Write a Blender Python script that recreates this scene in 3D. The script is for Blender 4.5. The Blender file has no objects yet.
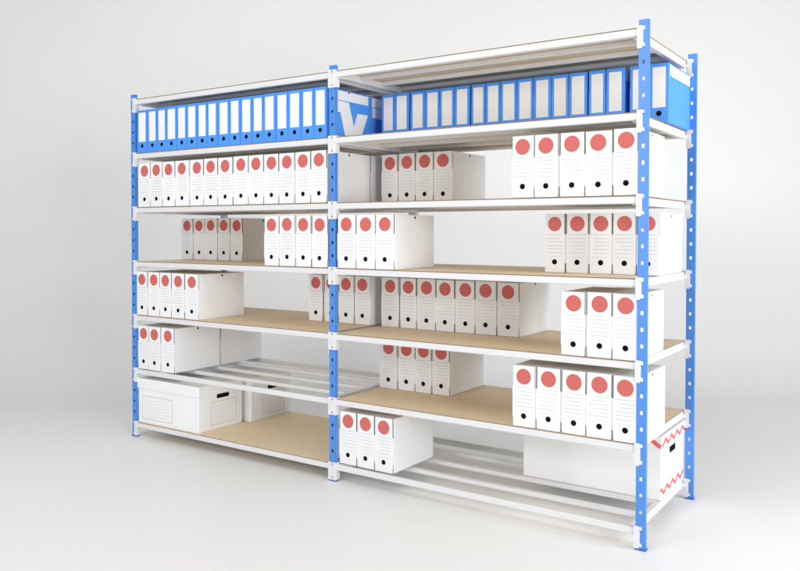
import bpy, bmesh, math, random
from mathutils import Vector
random.seed(7)
scene = bpy.context.scene
COL = scene.collection
p = 0.0625                      # pitch of the holes in the posts
ZO = -0.0113                    # floor is z = 0
BAY = 1.4825; DEP = 0.6977; PW = 0.037
def ztop(j): return (5*j + 1.5)*p + .004 + ZO      # upper face of shelf level j
def zhook(j): return (5*j + 1.5)*p + ZO            # upper hook of level j

# ------------------------------------------------------------------ materials
def mat(name, col, rough=.5, spec=.5, noise=None, bump=None, coat=0, rnd=0.0, bscale=400):
    m = bpy.data.materials.new(name); m.use_nodes = True
    nt = m.node_tree; b = nt.nodes['Principled BSDF']
    b.inputs['Roughness'].default_value = rough
    b.inputs['Specular IOR Level'].default_value = spec
    b.inputs['Coat Weight'].default_value = coat
    b.inputs['Base Color'].default_value = (*col, 1)
    tc = nt.nodes.new('ShaderNodeTexCoord')
    out = None
    if noise:
        sc, amt, stretch = noise
        mp = nt.nodes.new('ShaderNodeMapping'); mp.inputs['Scale'].default_value = stretch
        n = nt.nodes.new('ShaderNodeTexNoise'); n.inputs['Scale'].default_value = sc; n.inputs['Detail'].default_value = 6
        r = nt.nodes.new('ShaderNodeMapRange'); r.inputs['From Min'].default_value = .25; r.inputs['From Max'].default_value = .75
        r.inputs['To Min'].default_value = 1-amt; r.inputs['To Max'].default_value = 1+amt
        nt.links.new(tc.outputs['Object'], mp.inputs['Vector']); nt.links.new(mp.outputs['Vector'], n.inputs['Vector'])
        nt.links.new(n.outputs['Fac'], r.inputs['Value']); out = r.outputs['Result']
    if rnd:
        oi = nt.nodes.new('ShaderNodeObjectInfo')
        r2 = nt.nodes.new('ShaderNodeMapRange'); r2.inputs['To Min'].default_value = 1-rnd; r2.inputs['To Max'].default_value = 1.0
        nt.links.new(oi.outputs['Random'], r2.inputs['Value'])
        if out is None: out = r2.outputs['Result']
        else:
            mu = nt.nodes.new('ShaderNodeMath'); mu.operation = 'MULTIPLY'
            nt.links.new(out, mu.inputs[0]); nt.links.new(r2.outputs['Result'], mu.inputs[1]); out = mu.outputs[0]
    if out is not None:
        mx = nt.nodes.new('ShaderNodeVectorMath'); mx.operation = 'SCALE'
        mx.inputs[0].default_value = col
        nt.links.new(out, mx.inputs['Scale']); nt.links.new(mx.outputs['Vector'], b.inputs['Base Color'])
    if bump:
        n2 = nt.nodes.new('ShaderNodeTexNoise'); n2.inputs['Scale'].default_value = bscale; n2.inputs['Detail'].default_value = 3
        bp = nt.nodes.new('ShaderNodeBump'); bp.inputs['Strength'].default_value = bump; bp.inputs['Distance'].default_value = .002
        nt.links.new(tc.outputs['Object'], n2.inputs['Vector'])
        nt.links.new(n2.outputs['Fac'], bp.inputs['Height']); nt.links.new(bp.outputs['Normal'], b.inputs['Normal'])
    return m
M = {}
M['card']  = mat('white_card', (.815,.82,.832), .62, .3, noise=(5,.018,(1,1,1)), bump=.10, rnd=.08, bscale=14)
M['card2'] = mat('storage_box_card', (.80,.803,.81), .62, .3, noise=(4,.02,(1,1,1)), bump=.12, bscale=10)
M['kraft'] = mat('brown_card_edge', (.12,.068,.034), .9, .1)
M['coral'] = mat('coral_print', (.56,.128,.112), .6, .3)
M['line']  = mat('grey_print', (.40,.395,.41), .7, .2)
M['faint'] = mat('faint_grey_print', (.68,.675,.68), .7, .2)
M['red']   = mat('red_print', (.78,.13,.12), .6, .3)
M['pink']  = mat('pink_print', (.80,.50,.48), .6, .3)
M['dash']  = mat('dull_red_print', (.50,.13,.14), .7, .2)
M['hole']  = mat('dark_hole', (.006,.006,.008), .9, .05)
M['bluec'] = mat('blue_card', (.075,.295,.82), .5, .35, noise=(6,.03,(1,1,1)), rnd=.06)
M['label'] = mat('white_label', (.80,.80,.82), .55, .3, rnd=.03)
M['blue']  = mat('blue_powder_coat', (.064,.235,.63), .38, .5, noise=(9,.03,(1,1,.3)), bump=.04, bscale=900)
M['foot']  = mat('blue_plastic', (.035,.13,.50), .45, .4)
M['post_shade']  = mat('post_inside_shade', (.010,.022,.07), .7, .2)  # shade inside the posts painted as dark blue, so their holes read dark
M['white'] = mat('white_powder_coat', (.69,.69,.70), .36, .5, noise=(7,.015,(.3,1,1)), bump=.03, bscale=900)
M['board'] = mat('fibreboard', (.73,.595,.40), .58, .35, noise=(26,.06,(1,2.4,1)), bump=.06, bscale=300)
M['bedge'] = mat('fibreboard_edge', (.27,.18,.105), .8, .2)
M['sweep'] = mat('studio_paper', (.81,.803,.788), .42, .35, noise=(.6,.012,(1,1,1)))

# ------------------------------------------------------------------ mesh builder
class MB:
    def __init__(s): s.v=[]; s.f=[]; s.m=[]; s.mats=[]
    def mi(s, k):
        if k not in s.mats: s.mats.append(k)
        return s.mats.index(k)
    def face(s, pts, k):
        b=len(s.v); s.v += [tuple(q) for q in pts]; s.f.append(list(range(b,b+len(pts)))); s.m.append(s.mi(k))
    def box(s, x0,x1,y0,y1,z0,z1, k, front=None, top=None):
        b=len(s.v)
        s.v += [(x,y,z) for z in (z0,z1) for y in (y0,y1) for x in (x0,x1)]
        F=[((0,2,3,1),k),((4,5,7,6),top or k),((0,1,5,4),front or k),((2,6,7,3),k),((0,4,6,2),k),((1,3,7,5),k)]
        for f,kk in F: s.f.append([b+i for i in f]); s.m.append(s.mi(kk))
    def prism_y(s, poly, y0, y1, k, side=None):      # poly in (x,z), counter-clockwise seen from -y
        n=len(poly); b=len(s.v)
        s.v += [(x,y0,z) for x,z in poly]+[(x,y1,z) for x,z in poly]
        s.f.append([b+i for i in range(n)]); s.m.append(s.mi(k))
        s.f.append([b+n+i for i in reversed(range(n))]); s.m.append(s.mi(k))
        for i in range(n):
            j=(i+1)%n; s.f.append([b+i,b+n+i,b+n+j,b+j]); s.m.append(s.mi(side or k))
    def prism_z(s, poly, z0, z1, k, side=None):
        n=len(poly); b=len(s.v)
        s.v += [(x,y,z1) for x,y in poly]+[(x,y,z0) for x,y in poly]
        s.f.append([b+i for i in range(n)]); s.m.append(s.mi(k))
        s.f.append([b+n+i for i in reversed(range(n))]); s.m.append(s.mi(k))
        for i in range(n):
            j=(i+1)%n; s.f.append([b+i,b+n+i,b+n+j,b+j]); s.m.append(s.mi(side or k))
    def prism_x(s, poly, x0, x1, k):                 # poly in (y,z), counter-clockwise seen from +x
        n=len(poly); b=len(s.v)
        s.v += [(x1,y,z) for y,z in poly]+[(x0,y,z) for y,z in poly]
        s.f.append([b+i for i in range(n)]); s.m.append(s.mi(k))
        s.f.append([b+n+i for i in reversed(range(n))]); s.m.append(s.mi(k))
        for i in range(n):
            j=(i+1)%n; s.f.append([b+i,b+n+i,b+n+j,b+j]); s.m.append(s.mi(k))
    def disc_y(s, cx,cz,r,y,k,n=28,rz=None):
        s.face([(cx+r*math.cos(t),y,cz+(rz or r)*math.sin(t)) for t in [2*math.pi*i/n for i in range(n)]], k)
    def ring_y(s, cx,cz,r,w,y,k,n=28):
        for i in range(n):
            a,c=2*math.pi*i/n,2*math.pi*(i+1)/n
            s.face([(cx+r*math.cos(a),y,cz+r*math.sin(a)),(cx+(r+w)*math.cos(a),y,cz+(r+w)*math.sin(a)),
                    (cx+(r+w)*math.cos(c),y,cz+(r+w)*math.sin(c)),(cx+r*math.cos(c),y,cz+r*math.sin(c))],k)
    def disc_x(s, cy,cz,r,x,k,n=20):
        s.face([(x,cy+r*math.cos(t),cz+r*math.sin(t)) for t in [2*math.pi*i/n for i in range(n)]], k)
    def rect_y(s, x0,x1,z0,z1,y,k): s.face([(x0,y,z0),(x1,y,z0),(x1,y,z1),(x0,y,z1)],k)
    def rect_x(s, y0,y1,z0,z1,x,k): s.face([(x,y0,z0),(x,y1,z0),(x,y1,z1),(x,y0,z1)],k)
    def build(s, name, parent=None, bevel=0, seg=2, loc=None):
        me=bpy.data.meshes.new(name); me.from_pydata(s.v,[],s.f)
        for k in s.mats: me.materials.append(M[k])
        for i,pl in enumerate(me.polygons): pl.material_index=s.m[i]
        if bevel:
            bm=bmesh.new(); bm.from_mesh(me)
            bmesh.ops.remove_doubles(bm, verts=bm.verts, dist=1e-6)
            bmesh.ops.bevel(bm, geom=[e for e in bm.edges if len(e.link_faces)==2 and e.calc_face_angle(0)>.6],
                            offset=bevel, segments=seg, affect='EDGES', profile=.5, clamp_overlap=True)
            bm.to_mesh(me); bm.free()
            for pl in me.polygons: pl.use_smooth=False
        o=bpy.data.objects.new(name,me); COL.objects.link(o)
        if parent: o.parent=parent
        if loc: o.location=loc
        return o
def thing(name, label, cat, loc, rz=0, group=None):
    o=bpy.data.objects.new(name,None); COL.objects.link(o); o.empty_display_size=.05
    o.location=loc; o.rotation_euler=(0,0,rz); o['label']=label; o['category']=cat
    if group: o['group']=group
    return o

# ------------------------------------------------------------------ backdrop: one sweep of studio paper
YAW=.5956
def backdrop():
    CAMX,CAMY=3.9057,-2.9734
    fx,fy=-math.sin(YAW),math.cos(YAW); rx,ry=math.cos(YAW),math.sin(YAW)
    prof=[(-6,0),(-3,0),(0,0),(3,0),(D0,0)]
    R=1.7
    for i in range(1,17):
        a=math.pi/2*i/16; prof.append((D0+R*math.sin(a), R-R*math.cos(a)))
    for z in (2.2,3,4,5,6): prof.append((D0+R,z))
    xs=[-9+18*i/24 for i in range(25)]
    v=[];f=[]
    for d,z in prof:
        for x in xs: v.append((CAMX+fx*d+rx*x, CAMY+fy*d+ry*x, z))
    n=len(xs)
    for i in range(len(prof)-1):
        for j in range(n-1): f.append([i*n+j,i*n+j+1,(i+1)*n+j+1,(i+1)*n+j])
    me=bpy.data.meshes.new('backdrop'); me.from_pydata(v,[],f); me.materials.append(M['sweep'])
    for pl in me.polygons: pl.use_smooth=True
    o=bpy.data.objects.new('backdrop',me); COL.objects.link(o); o['kind']='structure'
D0=5.55
backdrop()

# ------------------------------------------------------------------ the shelving unit
unit=thing('shelving_unit','two bay boltless shelving unit with blue perforated posts, white beams and tan boards','shelving',(0,0,0))
def hole_plate(mb, w, k):        # perforated front plate of a post, thickness 1.6 mm, at y = 0
    t=.0016; n=32; hw,hh=.0058,.0075
    ring=[]
    for i in range(16):
        a=2*math.pi*(i+.5)/16; c,s=math.cos(a),math.sin(a)
        e=.55
        ring.append((math.copysign(abs(c)**e,c)*hw, math.copysign(abs(s)**e,s)*hh))
    cx=w/2
    for kx in range(n):
        z0=kx*p; z1=z0+p; zc=z0+p/2
        if kx==0: z0=.0005
        outer=[]
        for (x,z) in ring:
            sx=(w/2)/abs(x); sz=(p/2)/abs(z)
            # project on the cell border along the ray, corners are covered by shared points
            s=min(sx,sz); outer.append((x*s,z*s))
        # insert corners by snapping nearest outer points
        for cxn,czn in ((w/2,p/2),(-w/2,p/2),(-w/2,-p/2),(w/2,-p/2)):
            i=min(range(16),key=lambda q:(outer[q][0]-cxn)**2+(outer[q][1]-czn)**2); outer[i]=(cxn,czn)
        def P(q,y): return (cx+q[0], y, max(z0,min(z1,zc+q[1])))
        for i in range(16):
            j=(i+1)%16
            mb.face([P(ring[i],0),P(outer[i],0),P(outer[j],0),P(ring[j],0)],k)
            mb.face([P(ring[j],t),P(outer[j],t),P(outer[i],t),P(ring[i],t)],k)
            mb.face([P(ring[j],0),P(ring[j],t),P(ring[i],t),P(ring[i],0)],k)
def post(x,y):
    mb=MB(); H=32*p+ZO*0-.0113; t=.0016; w=PW
    hole_plate(mb,w,'blue')
    z0,z1=.0005,32*p
    wd=.017
    for xa,xb in ((0,t),(w-t,w)):
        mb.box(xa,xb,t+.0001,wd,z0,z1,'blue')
        n_=len(mb.m)-6; mb.m[n_+(5 if xa==0 else 4)]=mb.mi('post_shade')
    mb.box(0,.008,wd+.0001,wd+t,z0,z1,'blue',front='post_shade'); mb.box(w-.008,w,wd+.0001,wd+t,z0,z1,'blue',front='post_shade')
    o=mb.build('post',unit,loc=(x,y,ZO+.0113-.0113))
    o.location=(x,y,ZO)
    fb=MB(); fb.box(-.0025,w+.0025,-.0025,wd+.006,0,.0075-ZO*0,'foot')
    f=fb.build('foot',o,bevel=.001,loc=(0,0,-ZO))
for y in (0,DEP):
    for x in (0,BAY,2*BAY): post(x,y)

def clip_mb(kind, zt):           # kind 'R' hooks into the post at its right, 'L' into the post at its left
    mb=MB(); zb_=zt-p
    lo=zb_-.0125; hi=zt+.0095
    if kind=='R': a,b,t=-.0055,.0172,.0235
    elif kind=='Rm': a,b,t=-.0055,.0181,.0148
    elif kind=='Lm': a,b,t=.0188,.0425,.0222
    else: a,b,t=.0192,.0425,.0130
    y0,y1=-.0042,-.0012
    # plate with waist between the two hooks
    w0,w1=min(b,t),max(b,t)
    if kind in('Rm','Lm'):
        e=b if kind=='Rm' else a; o_=a if kind=='Rm' else b
        sg=1 if kind=='Rm' else -1
        seq=[(o_,lo),(e,lo),(e,zb_-.0035),(t,zb_-.0035),(t,zb_+.0035),(e,zb_+.0035),(e,zt-.0035),(t,zt-.0035),(t,zt+.0035),(e,zt+.0035),(e,hi),(o_,hi)]
        poly=seq if sg>0 else seq[::-1]
    elif kind=='R':
        poly=[(a,lo+.004),(a+.002,lo),(b-.004,lo),(b-.004,zb_-.0055),(t,zb_-.0055),(t,zb_+.004),(b,zb_+.007),
              (b,zt-.011),(b-.003,zt-.0075),(b-.003,zt-.0035),(t,zt-.0035),(t,zt+.0062),(b-.006,hi),(a+.002,hi),(a,hi-.003)]
    else:
        poly=[(b,lo+.004),(b,hi-.003),(b-.002,hi),(a+.006,hi),(t,zt+.0062),(t,zt-.0035),(a+.003,zt-.0035),(a+.003,zt-.0075),
              (a,zt-.011),(a,zb_+.007),(t,zb_+.004),(t,zb_-.0055),(a+.004,zb_-.0055),(a+.004,lo),(b-.002,lo)]
    mb.prism_y(poly,y0,y1,'white')
    if kind[0]=='R': mb.box(-.0055,-.0022,-.0011,.024,lo+.001,hi-.001,'white')
    else: mb.box(.0392,.0425,-.0011,.024,lo+.001,hi-.001,'white')
    return mb
BEAMZ=.0275
def beam_mb_x(x0,x1,yf,d,zt,face=-1):
    """long beam: a folded section, upper lip thinner than the lower fold (y measured from the outer face)"""
    mb=MB(); h=BEAMZ
    if face<0: poly=[(yf,zt-h+.003),(yf+.003,zt-h),(yf+d,zt-h),(yf+d,zt-h+.011),(yf+.012,zt-.009),(yf+.012,zt),(yf+.002,zt),(yf,zt-.002)]
    else:      poly=[(yf,zt-h+.003),(yf,zt-.002),(yf-.002,zt),(yf-.012,zt),(yf-.012,zt-.009),(yf-d,zt-h+.011),(yf-d,zt-h),(yf-.003,zt-h)]
    mb.prism_x(poly,x0,x1,'white'); return mb
def shelf(bay,j):
    xo=bay*BAY
    zt=ztop(j)-.0040             # beams' upper face; the board lies on it
    xa,xb=xo+PW,xo+BAY
    frame=beam_mb_x(xa+.0004,xb-.0004,.001,.024,zt).build('shelf_beam_frame',unit)
    # this mesh is the front beam; the other beams hang under it as sub-parts
    beam_mb_x(xa+.0004,xb-.0004,DEP+.012,.024,zt,1).build('rear_beam',frame)
    xl = xa+.0062; xr = xb-.0062
    for xs_,xe in ((xl,xl+.024),(xr-.024,xr)):
        mb=MB(); h=BEAMZ+.005
        mb.prism_y([(xs_,zt-h),(xe,zt-h),(xe,zt-.001),(xs_,zt-.001)],.0255,DEP-.0125,'white')
        mb.build('side_beam',frame,bevel=.0018)
    has=(bay,j) not in ((0,1),(1,0))
    for yc in (.172,.348,.523):
        mb=MB(); w=.023; h=.018
        zz=zt-.0008
        mb.prism_x([(yc-w/2,zz),(yc-w/2,zz-h),(yc-w/2+.006,zz-h-.003),(yc+w/2-.006,zz-h-.003),(yc+w/2,zz-h),(yc+w/2,zz)],xl+.0245,xr-.0245,'white')
        mb.build('support_bar',frame,bevel=.001)
    if has:
        mb=MB()
        mb.box(xl+.0008,xr-.0008,.0022,DEP+.0105,zt+.0004,ztop(j),'bedge',top='board')
        for i,f in enumerate(mb.f):
            if i==0: mb.m[i]=mb.mi('board')
        mb.build('shelf_board',frame)
    for yy in (0,DEP):
        c=clip_mb('Lm' if bay else 'L',zhook(j)).build('hook_clip',frame,loc=(xo,yy,0))
        c=clip_mb('R' if bay else 'Rm',zhook(j)).build('hook_clip',frame,loc=(xo+BAY,yy,0))
for bay in (0,1):
    for j in range(7): shelf(bay,j)

# ------------------------------------------------------------------ boxes
ORD=['first','second','third','fourth','fifth','sixth','seventh','eighth','ninth','tenth','eleventh','twelfth','thirteenth','fourteenth','fifteenth','sixteenth','seventeenth']
BD=.345
def side_hole(mb,w,h): mb.disc_x(BD*.505,h-.0125,.0062,w+.0004,'hole')
def archive_box(x0,x1,y,j,label,group):
    w=x1-x0-.0016; h=.2515+random.uniform(-.0012,.0012)
    t=thing('archive_box',label,'archive box',(x0+.0008+random.uniform(-.0006,.0006),y+random.uniform(-.0025,.0025),ztop(j)+.0003),
            math.radians(random.uniform(-.7,.7)),group)
    t.rotation_euler[1]=math.radians(random.uniform(-.22,.22)); t.location.z+=.0004
    b=MB(); b.box(.0006,w-.0006,.0046,BD,0,h-.0006,'card'); o=b.build('carton',t,bevel=.0022)
    hm=MB(); side_hole(hm,w-.0006,h); hm.build('side_finger_hole',o)
    n=.0040+random.uniform(-.0014,.0016); nl=.0040+random.uniform(-.0014,.0016)
    za,zb=h*.165,h*.645
    f=MB()
    f.prism_y([(n*.8,.0008),(w-nl*.8,.0008),(w-nl*.6,za-.003),(w,za),(w,zb),(w-nl,zb+.003),(w-nl,h-.0004),(n,h-.0004),(n,zb+.003),(0,zb),(0,za),(n*.6,za-.003)],0,.0024,'card')
    f.box(.0022,w-.0022,.0026,.0045,.0005,h-.0008,'kraft')
    yy=-.0004
    cx=w/2+random.uniform(-.0022,.0022)
    # round coral mark, ruled lines, dashed frame
    f.disc_y(cx,h-.0445,min(.0325,w*.325),yy,'coral',36)
    z=h-.0905
    for q in range(6):
        xl=w*.12+random.choice((0,0,0,.012,.022)); xr=w*.88-random.choice((0,0,0,.010))
        f.rect_y(xl,xr,z-.0007,z+.0007,yy,'line'); z-=.0152
    zz=h-.1835
    k=9
    for q in range(k):
        xa=w*.13+(w*.74)*q/k; f.rect_y(xa,xa+w*.74/k*.62,zz-.0006,zz+.0006,yy,'line')
    f.ring_y(cx,h-.206,.0225,.0006,yy,'faint')
    o2=f.build('front_panel',t)
    hm=MB(); hm.disc_y(cx,h-.206,.0114,-.0006,'hole',24); hm.build('finger_hole',o2)
def blue_box(x0,x1,y,j,label,group,graphic=False):
    w=x1-x0-.0014; h=.245
    t=thing('blue_archive_box',label,'archive box',(x0+.0007,y+random.uniform(-.0025,.0025),ztop(j)+.0003),math.radians(random.uniform(-.35,.35)),group)
    b=MB(); b.box(0,w,.0035,BD,0,h,'bluec'); o=b.build('carton',t,bevel=.002)
    hm=MB(); hm.disc_x(BD*.5,h-.010,.005,w+.0007,'hole'); hm.build('side_finger_hole',o)
    g=MB(); g.rect_x(.018,.333,h-.052,h-.0065,w+.0005,'label')
    for q in range(2): g.rect_x(.03,.32,h-.024-.014*q,h-.0236-.014*q,w+.0007,'faint')
    if graphic:
        xx=w+.0005
        left=[(.022,.1375),(.100,.1345),(.155,.0),(.200,.0),(.213,.074),(.172,.1895),(.022,.190)]
        left=[(.022,.137),(.105,.134),(.148,.004),(.213,.004),(.213,.074),(.172,.1885),(.022,.190)]
        right=[(.213,.004),(.262,.004),(.331,.1435),(.242,.1415),(.213,.074)]
        g.face([(xx,a,z) for a,z in left],'label'); g.face([(xx,a,z) for a,z in right],'label')
    g.build('side_label',o)
    f=MB(); nn=.003
    f.prism_y([(.0006,.0006),(w-.0006,.0006),(w-.0006,h*.62),(w-nn,h*.63),(w-nn,h-.0006),(nn*.7,h-.0006),(nn*.7,h*.63),(.0006,h*.62)],0,.0033,'bluec')
    o2=f.build('front_panel',t)
    l=MB(); l.rect_y(w*.16,w*.85,h-.182,h-.0155,-.0005,'label')
    for q in range(9): l.rect_y(w*.2,w*.81,h-.034-.0165*q-.0003,h-.034-.0165*q+.0003,-.0007,'faint')
    l.build('label',o2)
    hm=MB(); hm.disc_y(w*.5,h-.2065,.0112,-.0006,'hole',24); hm.build('finger_hole',o2)

def row(edges,y,j,phrase,group,fn=archive_box,**kw):
    n=len(edges)-1
    for i in range(n):
        a,b=edges[i],edges[i+1]
        o='rightmost' if i==n-1 else ('leftmost' if i==0 else ORD[i]+' from left')
        fn(a,b,y,j,(o+' '+phrase),group,**kw)
def pairs(pr,y,j,phrase,group,fn=archive_box,**kw):
    n=len(pr)
    for i,(a,b) in enumerate(pr):
        o='rightmost' if i==n-1 else ('leftmost' if i==0 else ORD[i]+' from left')
        fn(a,b,y,j,(o+' '+phrase),group,**kw)
W='white archive boxes with coral discs'; B='blue archive boxes with white labels'
r1=[.051,.142,.225,.305,.395,.475,.558,.636,.717,.803,.883,.967,1.048,1.134,1.217,1.302,1.382,1.463]
for i in range(17):
    o='leftmost' if i==0 else ORD[i]+' from left'
    if i<16: blue_box(r1[i],r1[i+1],.004,5,o+' of seventeen blue boxes in the left bay',B)
    else: blue_box(r1[i],r1[i+1],.004,5,'blue box at the middle post with a big white V on its side',B,graphic=True)
blue_box(1.381,1.462,.357,5,'dark shaded blue box standing behind the blue box with the V on its side',B,graphic=True)
pairs([(1.532,1.613),(1.613,1.70),(1.708,1.794),(1.794,1.879),(1.879,1.962),(1.962,2.045),(2.052,2.129),(2.129,2.208),(2.208,2.292),(2.292,2.375),(2.375,2.46),(2.46,2.542),(2.542,2.627),(2.633,2.710),(2.711,2.792)],
      .36,5,'of the fifteen set-back blue boxes left of the gap, right bay',B,blue_box)
blue_box(2.813,2.894,.36,5,'blue box half hidden behind the right front post, right of the gap',B)
blue_box(2.8965,2.976,.36,5,'blue box at far right end, black finger hole visible beyond the post',B)
row([.057,.164,.27,.378,.495,.605,.716,.829,.94,1.051,1.154,1.26,1.363,1.467],.004,4,'white box in the row of thirteen beneath the blue boxes',W)
archive_box(1.36,1.466,.357,4,'white box behind the right end of the row of thirteen',W)
row([1.531,1.634,1.738,1.844,1.952],.36,4,'of four set-back white boxes beneath blue boxes, right bay',W)
row([2.441,2.543,2.649,2.756,2.867,2.967],.004,4,'of five white boxes beneath blue boxes against right front post',W)
row([.01,.116,.219,.332,.434,.536],.36,3,'of five set-back white boxes, left bay, fourth shelf down',W)
row([1.052,1.156,1.264,1.366,1.467],.004,3,'of four white boxes left of middle post, fourth shelf down',W)
row([1.528,1.64,1.75,1.857],.004,3,'of three white boxes right of middle post, fourth shelf down',W)
row([2.492,2.589,2.693,2.793,2.89,2.983],.22,3,'of five set-back white boxes by right post, fourth shelf down',W)
row([.032,.131,.233,.335,.444,.556],.008,2,'of five white boxes by the left post, fifth shelf down',W)
pairs([(1.044,1.142),(1.150,1.247),(1.251,1.355),(1.360,1.464)],.36,2,'of four set-back white boxes around middle post, fifth shelf down',W)
pairs([(1.53,1.641),(1.647,1.748),(1.748,1.859),(1.859,1.969),(1.969,2.08),(2.08,2.194),(2.194,2.309)],.36,2,'of seven set-back white boxes in right bay, fifth shelf down',W)
row([2.661,2.764,2.868,2.969],.004,2,'of three white boxes against right front post, fifth shelf down',W)
row([.040,.140,.245,.356],.008,1,'of three white boxes on the left slatted shelf',W)
archive_box(.248,.353,.362,1,'white box behind the three white boxes on left slatted shelf, its side showing',W)
row([1.528,1.639,1.743,1.843,1.945],.35,1,'of four white boxes with tops hidden, right bay, sixth shelf down',W)
row([2.45,2.554,2.662,2.765,2.872,2.975],.004,1,'of five white boxes by right post, sixth shelf down',W)
row([1.524,1.632,1.736,1.844],.02,0,'of three white boxes on the bottom slatted shelf',W)

# big storage boxes with lids
def ribbon(pts,wd,conv,mb,k):                 # mitred strip, no overlapping faces
    n=len(pts); L=[];Rr=[]
    def nrm(p,q):
        dx,dz=q[0]-p[0],q[1]-p[1]; l=math.hypot(dx,dz); return (-dz/l,dx/l)
    for i in range(n):
        if i==0: m=nrm(pts[0],pts[1]); s=1
        elif i==n-1: m=nrm(pts[-2],pts[-1]); s=1
        else:
            a,b=nrm(pts[i-1],pts[i]),nrm(pts[i],pts[i+1])
            mx,mz=a[0]+b[0],a[1]+b[1]; l=math.hypot(mx,mz); m=(mx/l,mz/l); s=1/max(.45,m[0]*a[0]+m[1]*a[1])
        L.append((pts[i][0]+m[0]*wd/2*s,pts[i][1]+m[1]*wd/2*s)); Rr.append((pts[i][0]-m[0]*wd/2*s,pts[i][1]-m[1]*wd/2*s))
    for i in range(n-1): mb.face([conv(*Rr[i]),conv(*Rr[i+1]),conv(*L[i+1]),conv(*L[i])],k)
def outline(mb,conv,a0,a1,b0,b1,k,t=.0022,dash=True):
    def seg(p0,p1):
        L=math.hypot(p1[0]-p0[0],p1[1]-p0[1]); n=max(1,int(L/.011)) if dash else 1
        for i in range(n):
            s0=i/n; s1=(i+(.72 if dash else 1))/n
            q0=(p0[0]+(p1[0]-p0[0])*s0,p0[1]+(p1[1]-p0[1])*s0); q1=(p0[0]+(p1[0]-p0[0])*s1,p0[1]+(p1[1]-p0[1])*s1)
            ribbon([q0,q1],t,conv,mb,k)
    seg((a0,b0),(a1,b0)); seg((a1,b0),(a1,b1)); seg((a1,b1),(a0,b1)); seg((a0,b1),(a0,b0))
def slot_x(mb,cy,cz,hw,hh,x,k):
    mb.face([(x,cy+sx*hw,cz+sz*hh) for sx,sz in ((-1,-.6),(-.93,-1),(.93,-1),(1,-.6),(1,.6),(.93,1),(-.93,1),(-1,.6))],k)
def storage_box(x0,x1,y0,y1,h,lid,label,style):
    t=thing('storage_box',label,'storage box',(x0,y0,ztop(0)+.0003 if style!='zig' else ztop(0)-.0040),0,'large lidded storage boxes')
    w,d=x1-x0,y1-y0
    b=MB(); b.box(.006,w-.006,.006,d-.006,0,h-.006,'card2'); body=b.build('carton',t,bevel=.003)
    l=MB(); l.box(.0005,w-.0005,.0005,d-.0005,h-lid,h,'card2'); ld=l.build('lid',t,bevel=.0045,seg=3)
    xs=w-.006+.0006; ys=.006-.0006
    cx=lambda a,z:(xs,a,z); cy=lambda a,z:(a,ys,z)
    hb=MB()
    pr=MB()
    if style=='plain':
        slot_x(hb,d*.545,h-lid-.013,.046,.0115,xs+.0004,'hole')
        outline(pr,cx,.10,.285,.028,.155,'dash')
        outline(pr,cy,.045,.30,.026,.158,'dash')
        for q in range(6):
            zq=.044+.018*q
            ribbon([(.118,zq),(.268,zq)],.0009,cx,pr,'line'); ribbon([(.068,zq),(.278,zq)],.0009,cy,pr,'line')
    else:
        slot_x(hb,d*.48,h-lid-.028,.044,.0135,xs+.0004,'hole')
        n=9; zz=[]
        def zig(y0_,y1_,z,amp,n): return [(y0_+(y1_-y0_)*i/n, z+(amp if i%2 else -amp)) for i in range(n+1)]
        ribbon(zig(.004,d-.012,.036,-.0125,8),.015,cx,pr,'red')
        outline(pr,cx,.075,.275,.062,.168,'pink',.0012,False)
        pl=MB(); lx=w-.0005+.0006
        ribbon(zig(.004,d-.006,h-lid+.026,.0125,8),.015,lambda a,z:(lx,a,z),pl,'red')
        ly=-.0002
        pts=[(w-.006-.21*i/20, h-lid+.024+.013*math.sin(i/20*math.pi*4-1.3)) for i in range(21)]
        ribbon(pts,.018,lambda a,z:(a,ly,z),pl,'red')
        pl.build('zigzag_print',ld)
    hb.build('handle_hole',body); pr.build('printed_frame',body)
storage_box(.034,.556,.006,.347,.257,.060,'large white lidded box at front of bottom left shelf, dashed frame on long side','plain')
storage_box(.076,.602,.364,.713,.257,.060,'large white lidded box standing behind the front lidded box, bottom left shelf','plain')
storage_box(2.327,2.964,.350,.704,.270,.056,'long white lidded box with red zigzag trim on the bottom right slatted shelf','zig')

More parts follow.
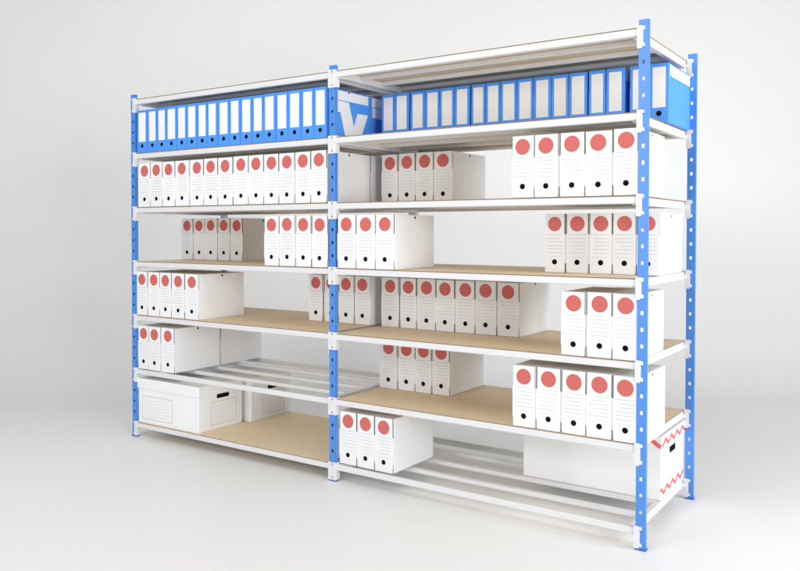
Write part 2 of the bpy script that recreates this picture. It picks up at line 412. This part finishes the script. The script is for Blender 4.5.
# ------------------------------------------------------------------ studio lamps and added fill lights
def area(name,loc,target,sx,sy,power,col=(1,1,1)):
    L=bpy.data.lights.new(name,'AREA'); L.shape='RECTANGLE'; L.size=sx; L.size_y=sy; L.energy=power; L.color=col
    o=bpy.data.objects.new(name,L); COL.objects.link(o); o.location=loc
    o.rotation_euler=(Vector(target)-Vector(loc)).to_track_quat('-Z','Y').to_euler()
    return o
area('key_softbox',(.9,-5.6,3.05),(1.3,.3,.9),1.8,1.1,72,(1,.985,.97))
area('added_front_fill',(.7,-6.2,1.3),(1.2,.4,.95),3.2,1.5,72,(.955,.975,1))  # unseen low fill, added to brighten the set-back box fronts
area('side_softbox',(6.9,.35,1.95),(1.6,.45,1.15),2.0,2.4,150,(.955,.97,1))
area('added_right_fill',(9.2,-3.5,1.5),(1.0,.45,.95),2.8,2.6,325,(.95,.968,1))  # unseen fill from the right, added to lift box sides and interiors
area('overhead_softbox',(2.0,-2.7,4.7),(2.0,-1.7,0),4.5,3.0,95,(1,1,1))
area('added_backdrop_fill',(6.6,2.6,2.8),(2.4,5.4,1.9),1.2,2.0,9,(.96,.97,1))  # unseen light, added to brighten the right part of the backdrop
w=bpy.data.worlds.new('World'); scene.world=w; w.use_nodes=True
bg=w.node_tree.nodes['Background']; bg.inputs[0].default_value=(.97,.985,1,1); bg.inputs[1].default_value=.32

# ------------------------------------------------------------------ camera (level-ish view camera with a falling front)
cam=bpy.data.cameras.new('camera'); co=bpy.data.objects.new('camera',cam); COL.objects.link(co)
cam.sensor_width=36; cam.lens=36*798.02/800; cam.shift_y=-39.32/800; cam.shift_x=0
cam.clip_end=100
co.location=(3.9057,-2.9734,1.2129+ZO)
from mathutils import Matrix
pit,rol=.0192,.0012
fw=Vector((-math.sin(YAW)*math.cos(pit),math.cos(YAW)*math.cos(pit),-math.sin(pit)))
rt=Vector((math.cos(YAW),math.sin(YAW),0)); up=rt.cross(fw)
r2=(math.cos(rol)*rt+math.sin(rol)*up).normalized(); u2=r2.cross(fw)
co.rotation_euler=Matrix((r2,u2,-fw)).transposed().to_euler()
scene.camera=co
scene.render.engine='CYCLES'
scene.cycles.max_bounces=16; scene.cycles.diffuse_bounces=10; scene.cycles.glossy_bounces=4
scene.view_settings.view_transform='Standard'; scene.view_settings.look='None'
scene.view_settings.exposure=0; scene.view_settings.gamma=1
scene.render.resolution_x=1024; scene.render.resolution_y=731
